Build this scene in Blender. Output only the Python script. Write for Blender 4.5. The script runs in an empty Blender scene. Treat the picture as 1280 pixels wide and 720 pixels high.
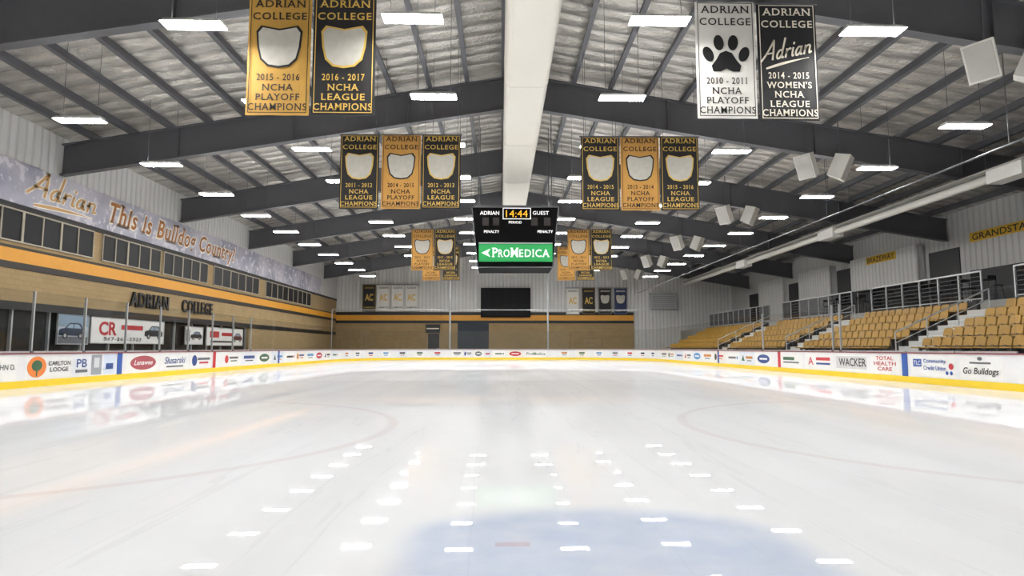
import bpy, math, random
from mathutils import Vector, Matrix, Euler
random.seed(7)
S = bpy.context.scene
C = S.collection
S.view_settings.view_transform = 'Standard'
S.view_settings.look = 'None'
S.view_settings.exposure = 0.0

# ------------------------------------------------------------------ camera
F = 780.0
PIT = math.radians(5.49); YAW = math.radians(1.03); CH = 1.12
cd = bpy.data.cameras.new('camera'); cam = bpy.data.objects.new('camera', cd); C.objects.link(cam)
cd.sensor_width = 36; cd.lens = 36 * F / 1280; cd.clip_end = 300
cam.location = (0, 0, CH); cam.rotation_euler = (math.pi / 2 + PIT, 0, -YAW)
S.camera = cam

def P(px, py, Y):
    a = (px - 640) / F; b = (360 - py) / F
    f = math.cos(PIT) - b * math.sin(PIT); z = math.sin(PIT) + b * math.cos(PIT)
    wx = a * math.cos(YAW) + f * math.sin(YAW); wy = f * math.cos(YAW) - a * math.sin(YAW)
    t = Y / wy
    return Vector((wx * t, Y, CH + z * t))
def Yat(px, py, X):
    q = P(px, py, 1.0)
    return X / q.x

# ------------------------------------------------------------------ materials
def hx(h):
    h = h.lstrip('#')
    r = []
    for i in (0, 2, 4):
        c = int(h[i:i + 2], 16) / 255
        r.append(c / 12.92 if c <= .04045 else ((c + .055) / 1.055) ** 2.4)
    return (r[0], r[1], r[2], 1)

class NT:
    def __init__(self, name):
        self.m = bpy.data.materials.new(name); self.m.use_nodes = True
        self.t = self.m.node_tree; self.n = self.t.nodes; self.n.clear()
        self.out = self.n.new('ShaderNodeOutputMaterial')
    def node(self, t): return self.n.new(t)
    def link(self, a, b): self.t.links.new(a, b)
    def put(self, s, v):
        if hasattr(v, 'links'): self.link(v, s)
        else: s.default_value = v
    def math(self, op, a, b=None, c=None):
        n = self.node('ShaderNodeMath'); n.operation = op
        self.put(n.inputs[0], a)
        if b is not None: self.put(n.inputs[1], b)
        if c is not None: self.put(n.inputs[2], c)
        return n.outputs[0]
    def mix(self, f, a, b):
        n = self.node('ShaderNodeMix'); n.data_type = 'RGBA'
        self.put(n.inputs[0], f); self.put(n.inputs[6], a); self.put(n.inputs[7], b)
        return n.outputs[2]
    def scale(self, col, f):
        n = self.node('ShaderNodeVectorMath'); n.operation = 'SCALE'
        self.put(n.inputs[0], col if hasattr(col, 'links') else col[:3]); self.put(n.inputs[3], f)
        return n.outputs[0]
    def smooth(self, v, a, b):
        n = self.node('ShaderNodeMapRange'); n.interpolation_type = 'SMOOTHSTEP'
        self.put(n.inputs[0], v); n.inputs[1].default_value = a; n.inputs[2].default_value = b
        n.inputs[3].default_value = 0; n.inputs[4].default_value = 1
        return n.outputs[0]
    def coords(self):
        t = self.node('ShaderNodeTexCoord'); s = self.node('ShaderNodeSeparateXYZ')
        self.link(t.outputs['Object'], s.inputs[0])
        return t.outputs['Object'], s.outputs[0], s.outputs[1], s.outputs[2]
    def noise(self, vec, scale, detail=3):
        n = self.node('ShaderNodeTexNoise'); self.link(vec, n.inputs['Vector'])
        n.inputs['Scale'].default_value = scale; n.inputs['Detail'].default_value = detail
        return n.outputs[0]
    def mapped(self, vec, sc, rot=0):
        m = self.node('ShaderNodeMapping'); self.link(vec, m.inputs[0]); m.inputs['Scale'].default_value = sc
        m.inputs['Rotation'].default_value = (0, 0, rot); return m.outputs[0]
    def bump(self, h, st, dist=.05):
        b = self.node('ShaderNodeBump'); b.inputs['Strength'].default_value = st; b.inputs['Distance'].default_value = dist
        self.link(h, b.inputs['Height']); return b.outputs[0]
    def princ(self, col, rough=.5, metal=0, normal=None):
        b = self.node('ShaderNodeBsdfPrincipled')
        self.put(b.inputs['Base Color'], col); self.put(b.inputs['Roughness'], rough); self.put(b.inputs['Metallic'], metal)
        if normal is not None: self.link(normal, b.inputs['Normal'])
        self.link(b.outputs[0], self.out.inputs[0]); return b

_M = {}
def M(h, rough=.55, metal=0, var=.08, scale=3, bump=0, emit=0, spec=.5):
    k = (h, rough, metal, var, scale, bump, emit, spec)
    if k in _M: return _M[k]
    t = NT('mat_' + h.strip('#') + '_%d' % len(_M)); v, x, y, z = t.coords()
    n = t.noise(v, scale); f = t.math('MULTIPLY_ADD', n, 2 * var, 1 - var)
    col = t.scale(hx(h), f)
    nm = t.bump(t.noise(v, scale * 8), bump) if bump else None
    b = t.princ(col, rough, metal, nm); b.inputs['Specular IOR Level'].default_value = spec
    if emit:
        t.link(col, b.inputs['Emission Color']); b.inputs['Emission Strength'].default_value = emit
    _M[k] = t.m
    return t.m

def corrugated(name, h, k=16, st=.6, var=.1):
    t = NT(name); v, x, y, z = t.coords()
    s = t.math('SINE', t.math('MULTIPLY', t.math('ADD', x, y), k))
    rib = t.math('POWER', t.math('MULTIPLY_ADD', s, .5, .5), 4)
    f = t.math('MULTIPLY_ADD', t.noise(v, .6), 2 * var, 1 - var)
    f = t.math('MULTIPLY', f, t.math('MULTIPLY_ADD', rib, -.18, 1.0))
    t.princ(t.scale(hx(h), f), .5, 0, t.bump(rib, st, .04)); return t.m

def brick(name, c1, c2, cm):
    t = NT(name); v, x, y, z = t.coords()
    cx = t.node('ShaderNodeCombineXYZ'); t.link(t.math('ADD', x, y), cx.inputs[0]); t.link(z, cx.inputs[1])
    b = t.node('ShaderNodeTexBrick'); t.link(cx.outputs[0], b.inputs['Vector'])
    b.inputs['Color1'].default_value = hx(c1); b.inputs['Color2'].default_value = hx(c2); b.inputs['Mortar'].default_value = hx(cm)
    b.inputs['Scale'].default_value = 1; b.inputs['Brick Width'].default_value = .4; b.inputs['Row Height'].default_value = .2
    b.inputs['Mortar Size'].default_value = .01
    f = t.math('MULTIPLY_ADD', t.noise(v, 1.2), .25, .88)
    t.princ(t.scale(b.outputs[0], f), .8); return t.m

def foil():
    t = NT('silver_roof_insulation'); v, x, y, z = t.coords()
    n1 = t.noise(t.mapped(v, (.8, 1.8, 1)), 1.6, 5); n2 = t.noise(v, 9, 4); n3 = t.noise(v, .5, 2)
    wob = t.math('ADD', y, t.math('MULTIPLY', n3, .35))
    sag = t.math('ABSOLUTE', t.math('SINE', t.math('MULTIPLY', wob, math.pi / .75)))
    seam = t.math('LESS_THAN', t.math('FRACT', t.math('MULTIPLY', wob, 1 / 1.5)), .05)
    f = t.math('MULTIPLY_ADD', t.smooth(n1, .3, .72), .34, .60)
    f = t.math('MULTIPLY', f, t.math('MULTIPLY_ADD', n3, .4, .8))
    f = t.math('MULTIPLY', f, t.math('MULTIPLY_ADD', sag, .2, .84))
    f = t.math('MULTIPLY', f, t.math('MULTIPLY_ADD', seam, -.28, 1))
    col = t.scale(hx('#D6D2CA'), f)
    h = t.math('ADD', t.math('ADD', n1, t.math('MULTIPLY', n2, .3)), t.math('MULTIPLY', sag, .6))
    t.princ(col, .33, .5, t.bump(h, .9, .2)); return t.m

# rink geometry
XL, XR, Y0, Y1, RAD = -13.4, 13.3, -0.9, 60.5, 8.5
XC = 0.58
def ice_mat():
    t = NT('white_ice'); v, x, y, z = t.coords()
    def lt(a, b): return t.math('LESS_THAN', a, b)
    def lineY(yc, w): return lt(t.math('ABSOLUTE', t.math('SUBTRACT', y, yc)), w / 2)
    def dist(cx, cy):
        dx = t.math('SUBTRACT', x, cx); dy = t.math('SUBTRACT', y, cy)
        return t.math('SQRT', t.math('ADD', t.math('MULTIPLY', dx, dx), t.math('MULTIPLY', dy, dy)))
    def ring(cx, cy, r, w): return t.math('SUBTRACT', 1, t.smooth(t.math('ABSOLUTE', t.math('SUBTRACT', dist(cx, cy), r)), w * .3, w * .8))
    def mx(a, b): return t.math('MAXIMUM', a, b)
    def mul(a, b): return t.math('MULTIPLY', a, b)
    n = t.noise(v, .35, 4); n2 = t.noise(v, 3, 5)
    tr = t.noise(t.mapped(v, (1.3, .05, 1), .05), 1.0, 4)
    f = t.math('ADD', t.math('MULTIPLY_ADD', n, .08, .90), t.math('MULTIPLY', n2, .04))
    f = t.math('MULTIPLY', f, t.math('MULTIPLY_ADD', t.smooth(tr, .35, .65), .05, .96))
    trk = t.math('LESS_THAN', t.math('ABSOLUTE', t.math('SUBTRACT', tr, .5)), .004)
    f = t.math('MULTIPLY', f, t.math('MULTIPLY_ADD', trk, -.05, 1))
    col = t.scale(hx('#F5F7FA'), f)
    gl, gl2, mid = 2.7, 57.2, 29.8
    red = mx(lineY(mid, .3), mx(lineY(gl, .06), lineY(gl2, .06)))
    for cx in (XC - 6.7, XC + 6.7):
        for cy in (gl + 6.1, gl2 - 6.1): red = mx(red, mul(ring(cx, cy, 4.57, .13), t.math('MULTIPLY_ADD', n2, .8, .4)))
    fm = mul(lt(t.math('ABSOLUTE', t.math('SUBTRACT', x, .07)), .1), lineY(3.7, .08))
    col = t.mix(mul(red, .15), col, hx('#B4605E'))
    blue = mx(lineY(21.4, .3), lineY(38.2, .3)); blue = mx(blue, ring(XC, mid, 4.57, .06))
    col = t.mix(mul(blue, .12), col, hx('#3A5FA8'))
    def crease(cy, sgn):
        r = t.math('SUBTRACT', 1, t.smooth(dist(XC, cy), 1.55, 1.95))
        sx = t.math('SUBTRACT', 1, t.smooth(t.math('ABSOLUTE', t.math('SUBTRACT', x, XC)), .95, 1.28))
        sy = t.math('GREATER_THAN', y, cy) if sgn > 0 else lt(y, cy)
        return mul(r, mul(sx, sy))
    inner = mx(crease(gl, 1), crease(gl2, -1))
    col = t.mix(mul(inner, t.math('MULTIPLY_ADD', n2, .6, .18)), col, hx('#9DB5DC'))
    col = t.mix(mul(fm, mul(n2, .5)), col, hx('#C0606A'))
    d = t.node('ShaderNodeBsdfDiffuse'); t.link(col, d.inputs[0])
    g = t.node('ShaderNodeBsdfGlossy')
    t.put(g.inputs['Roughness'], t.math('ADD', t.math('MULTIPLY_ADD', n2, .012, .004), t.math('MULTIPLY', t.smooth(tr, .5, .7), .02)))
    bh = t.math('ADD', t.noise(v, 1.1, 2), t.math('MULTIPLY', t.noise(v, 5, 2), .1))
    t.link(t.bump(bh, .06, .01), g.inputs['Normal'])
    fr = t.node('ShaderNodeFresnel'); fr.inputs[0].default_value = 1.31
    fac = t.math('MINIMUM', t.math('MULTIPLY_ADD', fr.outputs[0], .95, .0), .6)
    ms = t.node('ShaderNodeMixShader'); t.link(fac, ms.inputs[0]); t.link(d.outputs[0], ms.inputs[1]); t.link(g.outputs[0], ms.inputs[2])
    t.link(ms.outputs[0], t.out.inputs[0]); return t.m

def glass_mat(name, tint, gl):
    t = NT(name); v, x, y, z = t.coords()
    tr = t.node('ShaderNodeBsdfTransparent'); tr.inputs[0].default_value = tint
    g = t.node('ShaderNodeBsdfGlossy'); g.inputs['Roughness'].default_value = .03
    ms = t.node('ShaderNodeMixShader')
    t.link(t.math('MULTIPLY_ADD', t.noise(v, 1), .01, gl), ms.inputs[0])
    t.link(tr.outputs[0], ms.inputs[1]); t.link(g.outputs[0], ms.inputs[2]); t.link(ms.outputs[0], t.out.inputs[0]); return t.m

def mural_mat():
    t = NT('hazy_photo_mural'); v, x, y, z = t.coords()
    n = t.smooth(t.noise(v, .4, 6), .3, .7); n2 = t.noise(v, 2.6, 5)
    c = t.mix(n, hx('#84879E'), hx('#C6C4CE')); c = t.mix(t.math('MULTIPLY', n2, .4), c, hx('#AFA7AC'))
    c = t.mix(t.smooth(n2, .55, .62), c, hx('#D3D1D8'))
    t.princ(c, .6); return t.m

MAT_FOIL = foil(); MAT_ICE = ice_mat(); MAT_MURAL = mural_mat()
MAT_GLASS = glass_mat('clear_rink_glass', (.955, .965, .965, 1), .04); MAT_MESH = glass_mat('dark_rail_mesh', (.62, .62, .63, 1), .02)
MAT_BRICK = brick('tan_block', '#9F8862', '#99825D', '#8D7856')
MAT_WHITE = corrugated('white_ribbed_panel', '#D6D6D4'); MAT_WHITE_R = corrugated('shaded_white_ribbed_panel', '#C2C2C0')  # right wall: same white panel, with its shading put into a darker colour
STEEL = M('#58595D', .5, .1); STEELD = M('#54555A', .5, .1)
ALU = M('#B9BCBE', .35, .6); WHITE = M('#E9E9E6', .5); BLACK = M('#161618', .5); DARK = M('#1D1F22', .4)
YEL = M('#E2C21E', .45); ORANGE = M('#D6962C', .5); GOLD = M('#D9B458', .55); SEATY = M('#98721F', .5)
CREAM = M('#EFE8D6', .6); CONC = M('#8B8A86', .8, 0, .12, 2); RED = M('#B7252E', .5); BLUE = M('#1F4E9C', .5)
GREEN = M('#0C8440', .45, 0, .05, 3, 0, .45)

def lamp_mat(name, e0, e1):
    t = NT(name); v, x, y, z = t.coords()
    e = t.node('ShaderNodeEmission'); e.inputs[0].default_value = (1, .985, .965, 1)
    t.link(t.math('MULTIPLY_ADD', t.noise(v, 2), e1, e0), e.inputs[1]); t.link(e.outputs[0], t.out.inputs[0]); return t.m
MAT_LAMP = lamp_mat('lit_diffuser', 84, 4); MAT_UP = lamp_mat('added_upglow_emission', 42, 3)  # second emission is for the added upward glow

# ------------------------------------------------------------------ mesh helpers
_T = {}
def text2d(s, bold=.012, shear=0.0, serif=False):
    k = (s, bold, shear, serif)
    if k in _T: return _T[k]
    cu = bpy.data.curves.new('tmp', 'FONT'); cu.body = s; cu.offset = bold; cu.shear = shear; cu.resolution_u = 3
    if serif: cu.space_character = 1.14
    ob = bpy.data.objects.new('tmp', cu); me = bpy.data.meshes.new_from_object(ob)
    vs = [(p.co.x, p.co.y) for p in me.vertices]; fs = [tuple(p.vertices) for p in me.polygons]
    if serif:
        cnt = {}
        for f in fs:
            for i in range(len(f)):
                e = tuple(sorted((f[i], f[(i + 1) % len(f)]))); cnt[e] = cnt.get(e, 0) + 1
        ya = min(b for a, b in vs); yb = max(b for a, b in vs); add = []
        if any(ch in 'gpqyj' for ch in s): ya = -bold
        for (i, j), c in cnt.items():
            if c != 1: continue
            (xa, y1), (xb, y2) = vs[i], vs[j]
            if abs(y1 - y2) > .002 or not .03 < abs(xa - xb) < .24: continue
            x0, x1 = min(xa, xb), max(xa, xb)
            if ya - .01 < y1 < ya + .035: add.append((x0 - .055, x1 + .055, y1, y1 + .05))
            elif y1 > yb - .035: add.append((x0 - .055, x1 + .055, y1 - .05, y1))
        for x0, x1, y0, y1 in add:
            n = len(vs); vs += [(x0, y0), (x1, y0), (x1, y1), (x0, y1)]; fs.append((n, n + 1, n + 2, n + 3))
    x0 = min(a for a, b in vs); x1 = max(a for a, b in vs); y0 = min(b for a, b in vs); y1 = max(b for a, b in vs)
    vs = [((a - (x0 + x1) / 2) / (x1 - x0), (b - (y0 + y1) / 2) / (y1 - y0)) for a, b in vs]
    bpy.data.objects.remove(ob); bpy.data.curves.remove(cu); bpy.data.meshes.remove(me)
    _T[k] = (vs, fs); return _T[k]

# hand-drawn cursive strokes for the word "Adrian" (x-height 1)
def catmull(p, n=7):
    q = [p[0]] + p + [p[-1]]; out = []
    for i in range(1, len(q) - 2):
        for k in range(n):
            t = k / n; r = []
            for d in (0, 1):
                a, b, c, e = q[i - 1][d], q[i][d], q[i + 1][d], q[i + 2][d]
                r.append(.5 * (2 * b + (c - a) * t + (2 * a - 5 * b + 4 * c - e) * t * t + (3 * b - a - 3 * c + e) * t ** 3))
            out.append(tuple(r))
    out.append(p[-1]); return out
SCRIPT = [[(-.5, .0), (.1, .75), (.6, 1.6), (.95, 2.3)], [(.95, 2.3), (1.1, 1.2), (1.2, .0)], [(.05, .75), (.6, .8), (1.25, .78)],
          [(2.5, .8), (2.25, 1.0), (1.95, .85), (1.78, .45), (1.9, .05), (2.2, .05), (2.5, .45)], [(2.62, 2.35), (2.55, 1.4), (2.5, .45), (2.58, .05), (2.8, .08)],
          [(3.15, 1.0), (3.15, .5), (3.12, .0)], [(3.14, .5), (3.3, .85), (3.6, 1.0), (3.75, .92)], [(4.1, 1.0), (4.08, .4), (4.14, .05), (4.32, .08)], [(4.1, 1.45), (4.12, 1.62)],
          [(5.3, .8), (5.05, 1.0), (4.78, .85), (4.6, .45), (4.72, .05), (5.0, .05), (5.3, .45)], [(5.36, 1.0), (5.3, .45), (5.38, .05), (5.58, .08)],
          [(5.95, 1.0), (5.93, .5), (5.9, .0)], [(5.92, .5), (6.1, .85), (6.4, 1.0), (6.62, .85), (6.62, .4), (6.68, .05), (6.95, .15)]]
def script_faces(wd):
    vs, fs = [], []
    for st in SCRIPT:
        pts = catmull([(x + .25 * y, y) for x, y in st])
        base = len(vs)
        for i, p in enumerate(pts):
            a = pts[max(0, i - 1)]; b = pts[min(len(pts) - 1, i + 1)]
            dx, dy = b[0] - a[0], b[1] - a[1]; L = math.hypot(dx, dy) or 1
            ext = 0
            if i == 0: ext = -wd * .5
            if i == len(pts) - 1: ext = wd * .5
            px, py = p[0] + dx / L * ext, p[1] + dy / L * ext
            w = wd * (.75 + .35 * abs(dy) / L)
            vs.append((px - dy / L * w, py + dx / L * w)); vs.append((px + dy / L * w, py - dx / L * w))
        for i in range(len(pts) - 1): fs.append((base + 2 * i, base + 2 * i + 1, base + 2 * i + 3, base + 2 * i + 2))
    n = 16; base = len(vs)
    for i in range(n + 1):
        t = i / n; x = .2 + 6.4 * t; y = -.95 + .4 * t + .1 * math.sin(t * 3.14); w = .13 * math.sin(math.pi * min(1, t + .12) ** .8) + .02 + (wd - .11) * .8
        vs.append((x, y + w)); vs.append((x, y - w))
    for i in range(n): fs.append((base + 2 * i, base + 2 * i + 1, base + 2 * i + 3, base + 2 * i + 2))
    return [((x - 3.4) / 7.6, (y - .6) / 3.6) for x, y in vs], fs

class MB:
    def __init__(self): self.v = []; self.f = []
    def add(self, vs, fs):
        o = len(self.v); self.v += [Vector(p) for p in vs]; self.f += [tuple(i + o for i in f) for f in fs]; return self
    def box(self, x0, x1, y0, y1, z0, z1):
        vs = [Vector((x, y, z)) for z in (z0, z1) for y in (y0, y1) for x in (x0, x1)]
        return self.add(vs, [(0, 2, 3, 1), (4, 5, 7, 6), (0, 1, 5, 4), (2, 6, 7, 3), (0, 4, 6, 2), (1, 3, 7, 5)])
    def tube(self, p0, p1, r, n=8):
        p0 = Vector(p0); p1 = Vector(p1); d = (p1 - p0).normalized()
        a = d.orthogonal().normalized(); b = d.cross(a); vs = []
        for p in (p0, p1):
            for i in range(n):
                t = 2 * math.pi * i / n; vs.append(p + a * r * math.cos(t) + b * r * math.sin(t))
        fs = [(i, (i + 1) % n, n + (i + 1) % n, n + i) for i in range(n)] + [tuple(range(n))[::-1], tuple(range(n, 2 * n))]
        return self.add(vs, fs)
    def prism(self, poly, d):
        n = len(poly); d = Vector(d); vs = [Vector(p) for p in poly]; vs += [p + d for p in vs]
        return self.add(vs, [tuple(range(n))[::-1], tuple(range(n, 2 * n))] + [(i, (i + 1) % n, n + (i + 1) % n, n + i) for i in range(n)])
    def poly(self, pts): return self.add(pts, [tuple(range(len(pts)))])
    def ell(self, c, u, v, rx, ry, n=24, ang=0):
        c = Vector(c); u = Vector(u); v = Vector(v); pts = []
        for i in range(n):
            t = 2 * math.pi * i / n; a = rx * math.cos(t); b = ry * math.sin(t)
            pts.append(c + u * (a * math.cos(ang) - b * math.sin(ang)) + v * (a * math.sin(ang) + b * math.cos(ang)))
        return self.poly(pts)
    def ringshape(self, outer, inner):
        n = len(outer)
        return self.add(list(outer) + list(inner), [(i, (i + 1) % n, n + (i + 1) % n, n + i) for i in range(n)])
    def text(self, s, c, u, v, w, h, bold=.012, shear=0.0, serif=False):
        c = Vector(c); u = Vector(u); v = Vector(v); vs, fs = text2d(s, bold, shear, serif)
        return self.add([c + u * a * w + v * b * h for a, b in vs], fs)
    def script(self, c, u, v, w, h, wd):
        c = Vector(c); u = Vector(u); v = Vector(v); vs, fs = script_faces(wd)
        return self.add([c + u * a * w + v * b * h for a, b in vs], fs)
    def loft(self, path, d0, d1, z0, z1, closed=False):
        n = len(path); vs = []
        for (x, y, nx, ny) in path:
            for d, z in ((d0, z0), (d1, z0), (d1, z1), (d0, z1)): vs.append((x + nx * d, y + ny * d, z))
        fs = []
        for i in range(n if closed else n - 1):
            j = (i + 1) % n
            for k in range(4): fs.append((4 * i + k, 4 * j + k, 4 * j + (k + 1) % 4, 4 * i + (k + 1) % 4))
        if not closed: fs += [(0, 1, 2, 3), tuple(4 * (n - 1) + k for k in (3, 2, 1, 0))]
        return self.add(vs, fs)
    def build(self, name, mat, parent=None, off=(0, 0, 0), smooth=False):
        off = Vector(off); me = bpy.data.meshes.new(name)
        me.from_pydata([tuple(p - off) for p in self.v], [], self.f); me.validate(); me.update()
        me.materials.append(mat)
        if smooth:
            for p in me.polygons: p.use_smooth = True
        o = bpy.data.objects.new(name, me); C.objects.link(o)
        if parent: o.parent = parent
        else: o.location = off
        return o

def tag(o, label, cat, group=None):
    o['label'] = label; o['category'] = cat
    if group: o['group'] = group
    return o
def thing(name, label, cat, loc=(0, 0, 0), group=None):
    o = bpy.data.objects.new(name, None); C.objects.link(o); o.location = loc; o.empty_display_size = .2
    return tag(o, label, cat, group)
def struct(o, label=None):
    o['kind'] = 'structure'
    if label: o['label'] = label
    return o
def copy_tree(o, parent=None):
    c = o.copy(); C.objects.link(c)
    if parent: c.parent = parent
    for ch in list(o.children): copy_tree(ch, c)
    return c
ORD = ['first', 'second', 'third', 'fourth', 'fifth', 'sixth', 'seventh', 'eighth', 'ninth', 'tenth', 'eleventh', 'twelfth', 'thirteenth',
       'fourteenth', 'fifteenth', 'sixteenth', 'seventeenth', 'eighteenth', 'nineteenth', 'twentieth', 'twenty-first', 'twenty-second',
       'twenty-third', 'twenty-fourth', 'twenty-fifth', 'twenty-sixth', 'twenty-seventh', 'twenty-eighth']
EX = Vector((1, 0, 0)); EY = Vector((0, 1, 0)); EZ = Vector((0, 0, 1))

# ------------------------------------------------------------------ room shell
WL, WR, YN, YF = -17.6, 25.0, -6.0, 67.0
RX, RZ, SL = 0.8, 12.6, .166
def roof(x): return RZ - SL * abs(x - RX)

struct(MB().box(WL - .4, WR + .4, YN - .4, YF + .4, -.3, -.03).build('floor', CONC), 'grey concrete floor around the rink')
mb = MB()
for x0, x1 in ((WL - .4, RX), (RX, WR + .4)):
    mb.prism([(x0, YN - .4, roof(x0)), (x1, YN - .4, roof(x1)), (x1, YN - .4, roof(x1) + .15), (x0, YN - .4, roof(x0) + .15)], (0, YF - YN + .8, 0))
ceil = struct(mb.build('ceiling', MAT_FOIL), 'silver insulated gable roof underside')
xs = [RX + s * (.7 + 1.5 * k) for s in (-1, 1) for k in range(17)]
for x in xs:
    if WL + .3 < x < WR - .3:
        z = roof(x) - .01
        MB().box(x - .02, x + .02, YN, YF, z - .26, z).box(x - .09, x + .09, YN, YF, z - .28, z - .245).build('purlin', STEELD, ceil)

def gable(y0, x0, x1, zlo, mat, name, parent=None):
    pts = [(x0, y0, zlo), (x1, y0, zlo), (x1, y0, roof(x1))]
    if x0 < RX < x1: pts.append((RX, y0, roof(RX)))
    pts.append((x0, y0, roof(x0)))
    return MB().prism(pts, (0, .3, 0)).build(name, mat, parent)
wf = struct(gable(YF, WL - .3, WR + .3, 0, MAT_WHITE, 'wall_far'), 'white ribbed end wall with tan block base')
MB().box(WL, 14.3, YF - .12, YF, 0, 3.9).build('block_base', MAT_BRICK, wf)
MB().box(WL, 14.3, YF - .14, YF, 3.75, 4.05).build('stripe', BLACK, wf)
MB().box(WL, 14.3, YF - .13, YF, 4.05, 4.62).build('stripe', ORANGE, wf)
MB().box(WL, 14.3, YF - .14, YF, 4.62, 4.95).build('stripe', BLACK, wf)
struct(gable(YN - .3, WL - .3, WR + .3, 0, MAT_WHITE, 'wall_near'), 'white ribbed wall behind the camera')

wl = struct(MB().box(WL - .3, WL, YN, YF, 2.55, 6.3).build('wall_left', MAT_BRICK), 'tan block side wall with orange stripe')
MB().box(WL - .3, WL - .02, YN, YF, 6.3, roof(WL)).build('upper_panel', MAT_WHITE, wl)
MB().box(WL - .3, WL, 44, YF, 0, 2.55).build('lower_wall', MAT_BRICK, wl)
MB().box(WL - .45, WL - .25, YN, 44, 0, 2.55).build('storefront', M('#17181B', .25), wl)
MB().box(WL, WL + .05, YN, YF - .15, 4.22, 4.7).build('stripe', ORANGE, wl)
MB().box(WL, WL + .05, YN, YF - .15, 3.98, 4.22).build('stripe', M('#2B2622', .6), wl)
MB().box(WL, WL + .06, YN, YF - .15, 4.70, 4.80).build('ledge', M('#3A342C', .7), wl)
MB().box(WL, WL + .05, YN, YF - .15, 2.5, 2.8).build('stripe', BLACK, wl)
MB().box(WL, WL + .08, YN, YF - .15, 6.15, 6.32).build('ledge', M('#2B2A2A', .7), wl)
for i in range(17):
    y = 13.5 + 1.9 * i
    if y < 44: MB().box(WL - .25, WL - .15, y - .04, y + .04, 0, 2.55).build('mullion', ALU, wl)
tanf = M('#A39A8A', .6)
for i, (a, b, n) in enumerate([(14.6, 20.7, 6), (20.9, 26.9, 6), (27.5, 32.2, 5), (32.5, 37.4, 5), (38.2, 45.4, 6), (46.7, 57.8, 9)]):
    z0, z1 = 4.93, 6.14
    fr = MB().box(WL, WL + .08, a, b, z0, z0 + .06).box(WL, WL + .08, a, b, z1 - .06, z1)
    w = (b - a) / n
    for k in range(n + 1):
        y = a + w * k; hw = .03 if k % 2 else .055
        fr.box(WL, WL + .08, max(a, y - hw), min(b, y + hw), z0 + .06, z1 - .06)
    win = struct(fr.build('window_%d' % (i + 1), tanf))
    for k in range(n):
        MB().box(WL + .01, WL + .05, a + w * k + .03, a + w * (k + 1) - .03, z0 + .06, z1 - .06).build('pane', M('#141619', .4, 0, .08, 3, 0, 0, .15), win)

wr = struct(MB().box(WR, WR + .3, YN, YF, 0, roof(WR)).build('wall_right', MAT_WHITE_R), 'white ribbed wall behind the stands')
for a, b, z1 in ((8, 32.5, 5.2), (33.2, 35.6, 6.6), (35.9, 43, 5.05), (43.2, 45.6, 6.8), (50.9, 53.4, 6.6), (58.9, 62, 6.4)):
    MB().box(WR - .06, WR, a, b, 3.0, z1).build('dark_opening', M('#2A2B2E', .5), wr)
MB().box(WR - .5, WR - .06, 36, 43, 5.0, 7.2).build('bulkhead', MAT_WHITE, wr)
MB().box(WR - .5, WR, 45.8, 50.7, 3.0, 7.2).build('bulkhead', MAT_WHITE, wr)
MB().box(WR - .5, WR, 53.6, 58.7, 3.0, 7.2).build('bulkhead', MAT_WHITE, wr)

# ------------------------------------------------------------------ steel frames
FY = [15.5 + 9.3 * i for i in range(-1, 6)]
FL = ['above the camera', 'nearest the camera in view', 'second from the camera', 'third from the camera', 'fourth from the camera', 'fifth from the camera', 'last before the far wall']
for i, y in enumerate(FY):
    t = thing('steel_roof_frame', 'dark grey steel roof frame spanning the rink, ' + FL[i], 'roof frame', (RX, y, roof(RX) - 1.7), 'steel roof frames')
    for xe in (WL + .01, WR - .02):
        m = MB(); zt = lambda x: roof(x) - .29
        zb = lambda x: zt(x) - 1.38 + .10 * abs(x - RX) / 18
        def strip(z0a, z1a, z0b, z1b, hy):
            m.prism([(RX, y - hy, z0a), (xe, y - hy, z0b), (xe, y - hy, z1b), (RX, y - hy, z1a)], (0, 2 * hy, 0))
        strip(zb(RX), zt(RX), zb(xe), zt(xe), .02)
        strip(zt(RX) - .05, zt(RX), zt(xe) - .05, zt(xe), .16)
        strip(zb(RX), zb(RX) + .05, zb(xe), zb(xe) + .05, .16)
        rf = m.build('rafter', STEEL, t, t.location)
        L = xe - RX
        for q in (.25, .5, .75):
            x = RX + L * q
            MB().box(x - .015, x + .015, y - .14, y + .14, zb(x) + .05, zt(x) - .05).build('stiffener_plate', STEEL, rf, t.location)

dz0, dz1 = 9.4, 10.6
d = thing('ceiling_duct', 'long off-white air duct running along the roof ridge', 'duct', (RX, 30, dz0))
def rrect(hw, z0, z1, r, y, n=6):
    pts = []
    for cx, cz, a0 in ((hw - r, z0 + r, -90), (hw - r, z1 - r, 0), (-hw + r, z1 - r, 90), (-hw + r, z0 + r, 180)):
        for i in range(n + 1):
            a = math.radians(a0 + 90 * i / n); pts.append((RX + cx + r * math.cos(a), y, cz + r * math.sin(a)))
    return pts
body = MB().prism(rrect(.7, dz0, dz1, .22, YN + .5), (0, 63 - YN - .5, 0)).build('duct_body', M('#E6E2D8', .55, 0, .05, .6), d, d.location)
for k in range(12):
    y = YN + 2 + 5.8 * k
    if y < 63: MB().prism(rrect(.708, dz0 - .008, dz1 + .008, .22, y - .02), (0, .04, 0)).build('duct_seam', M('#DCD8CE', .55), body, d.location)
MB().box(RX - .45, RX + .45, 63, 63.6, dz0 - .9, dz1 - .3).build('duct_outlet', M('#C9C6BF', .55), d, d.location)

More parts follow.
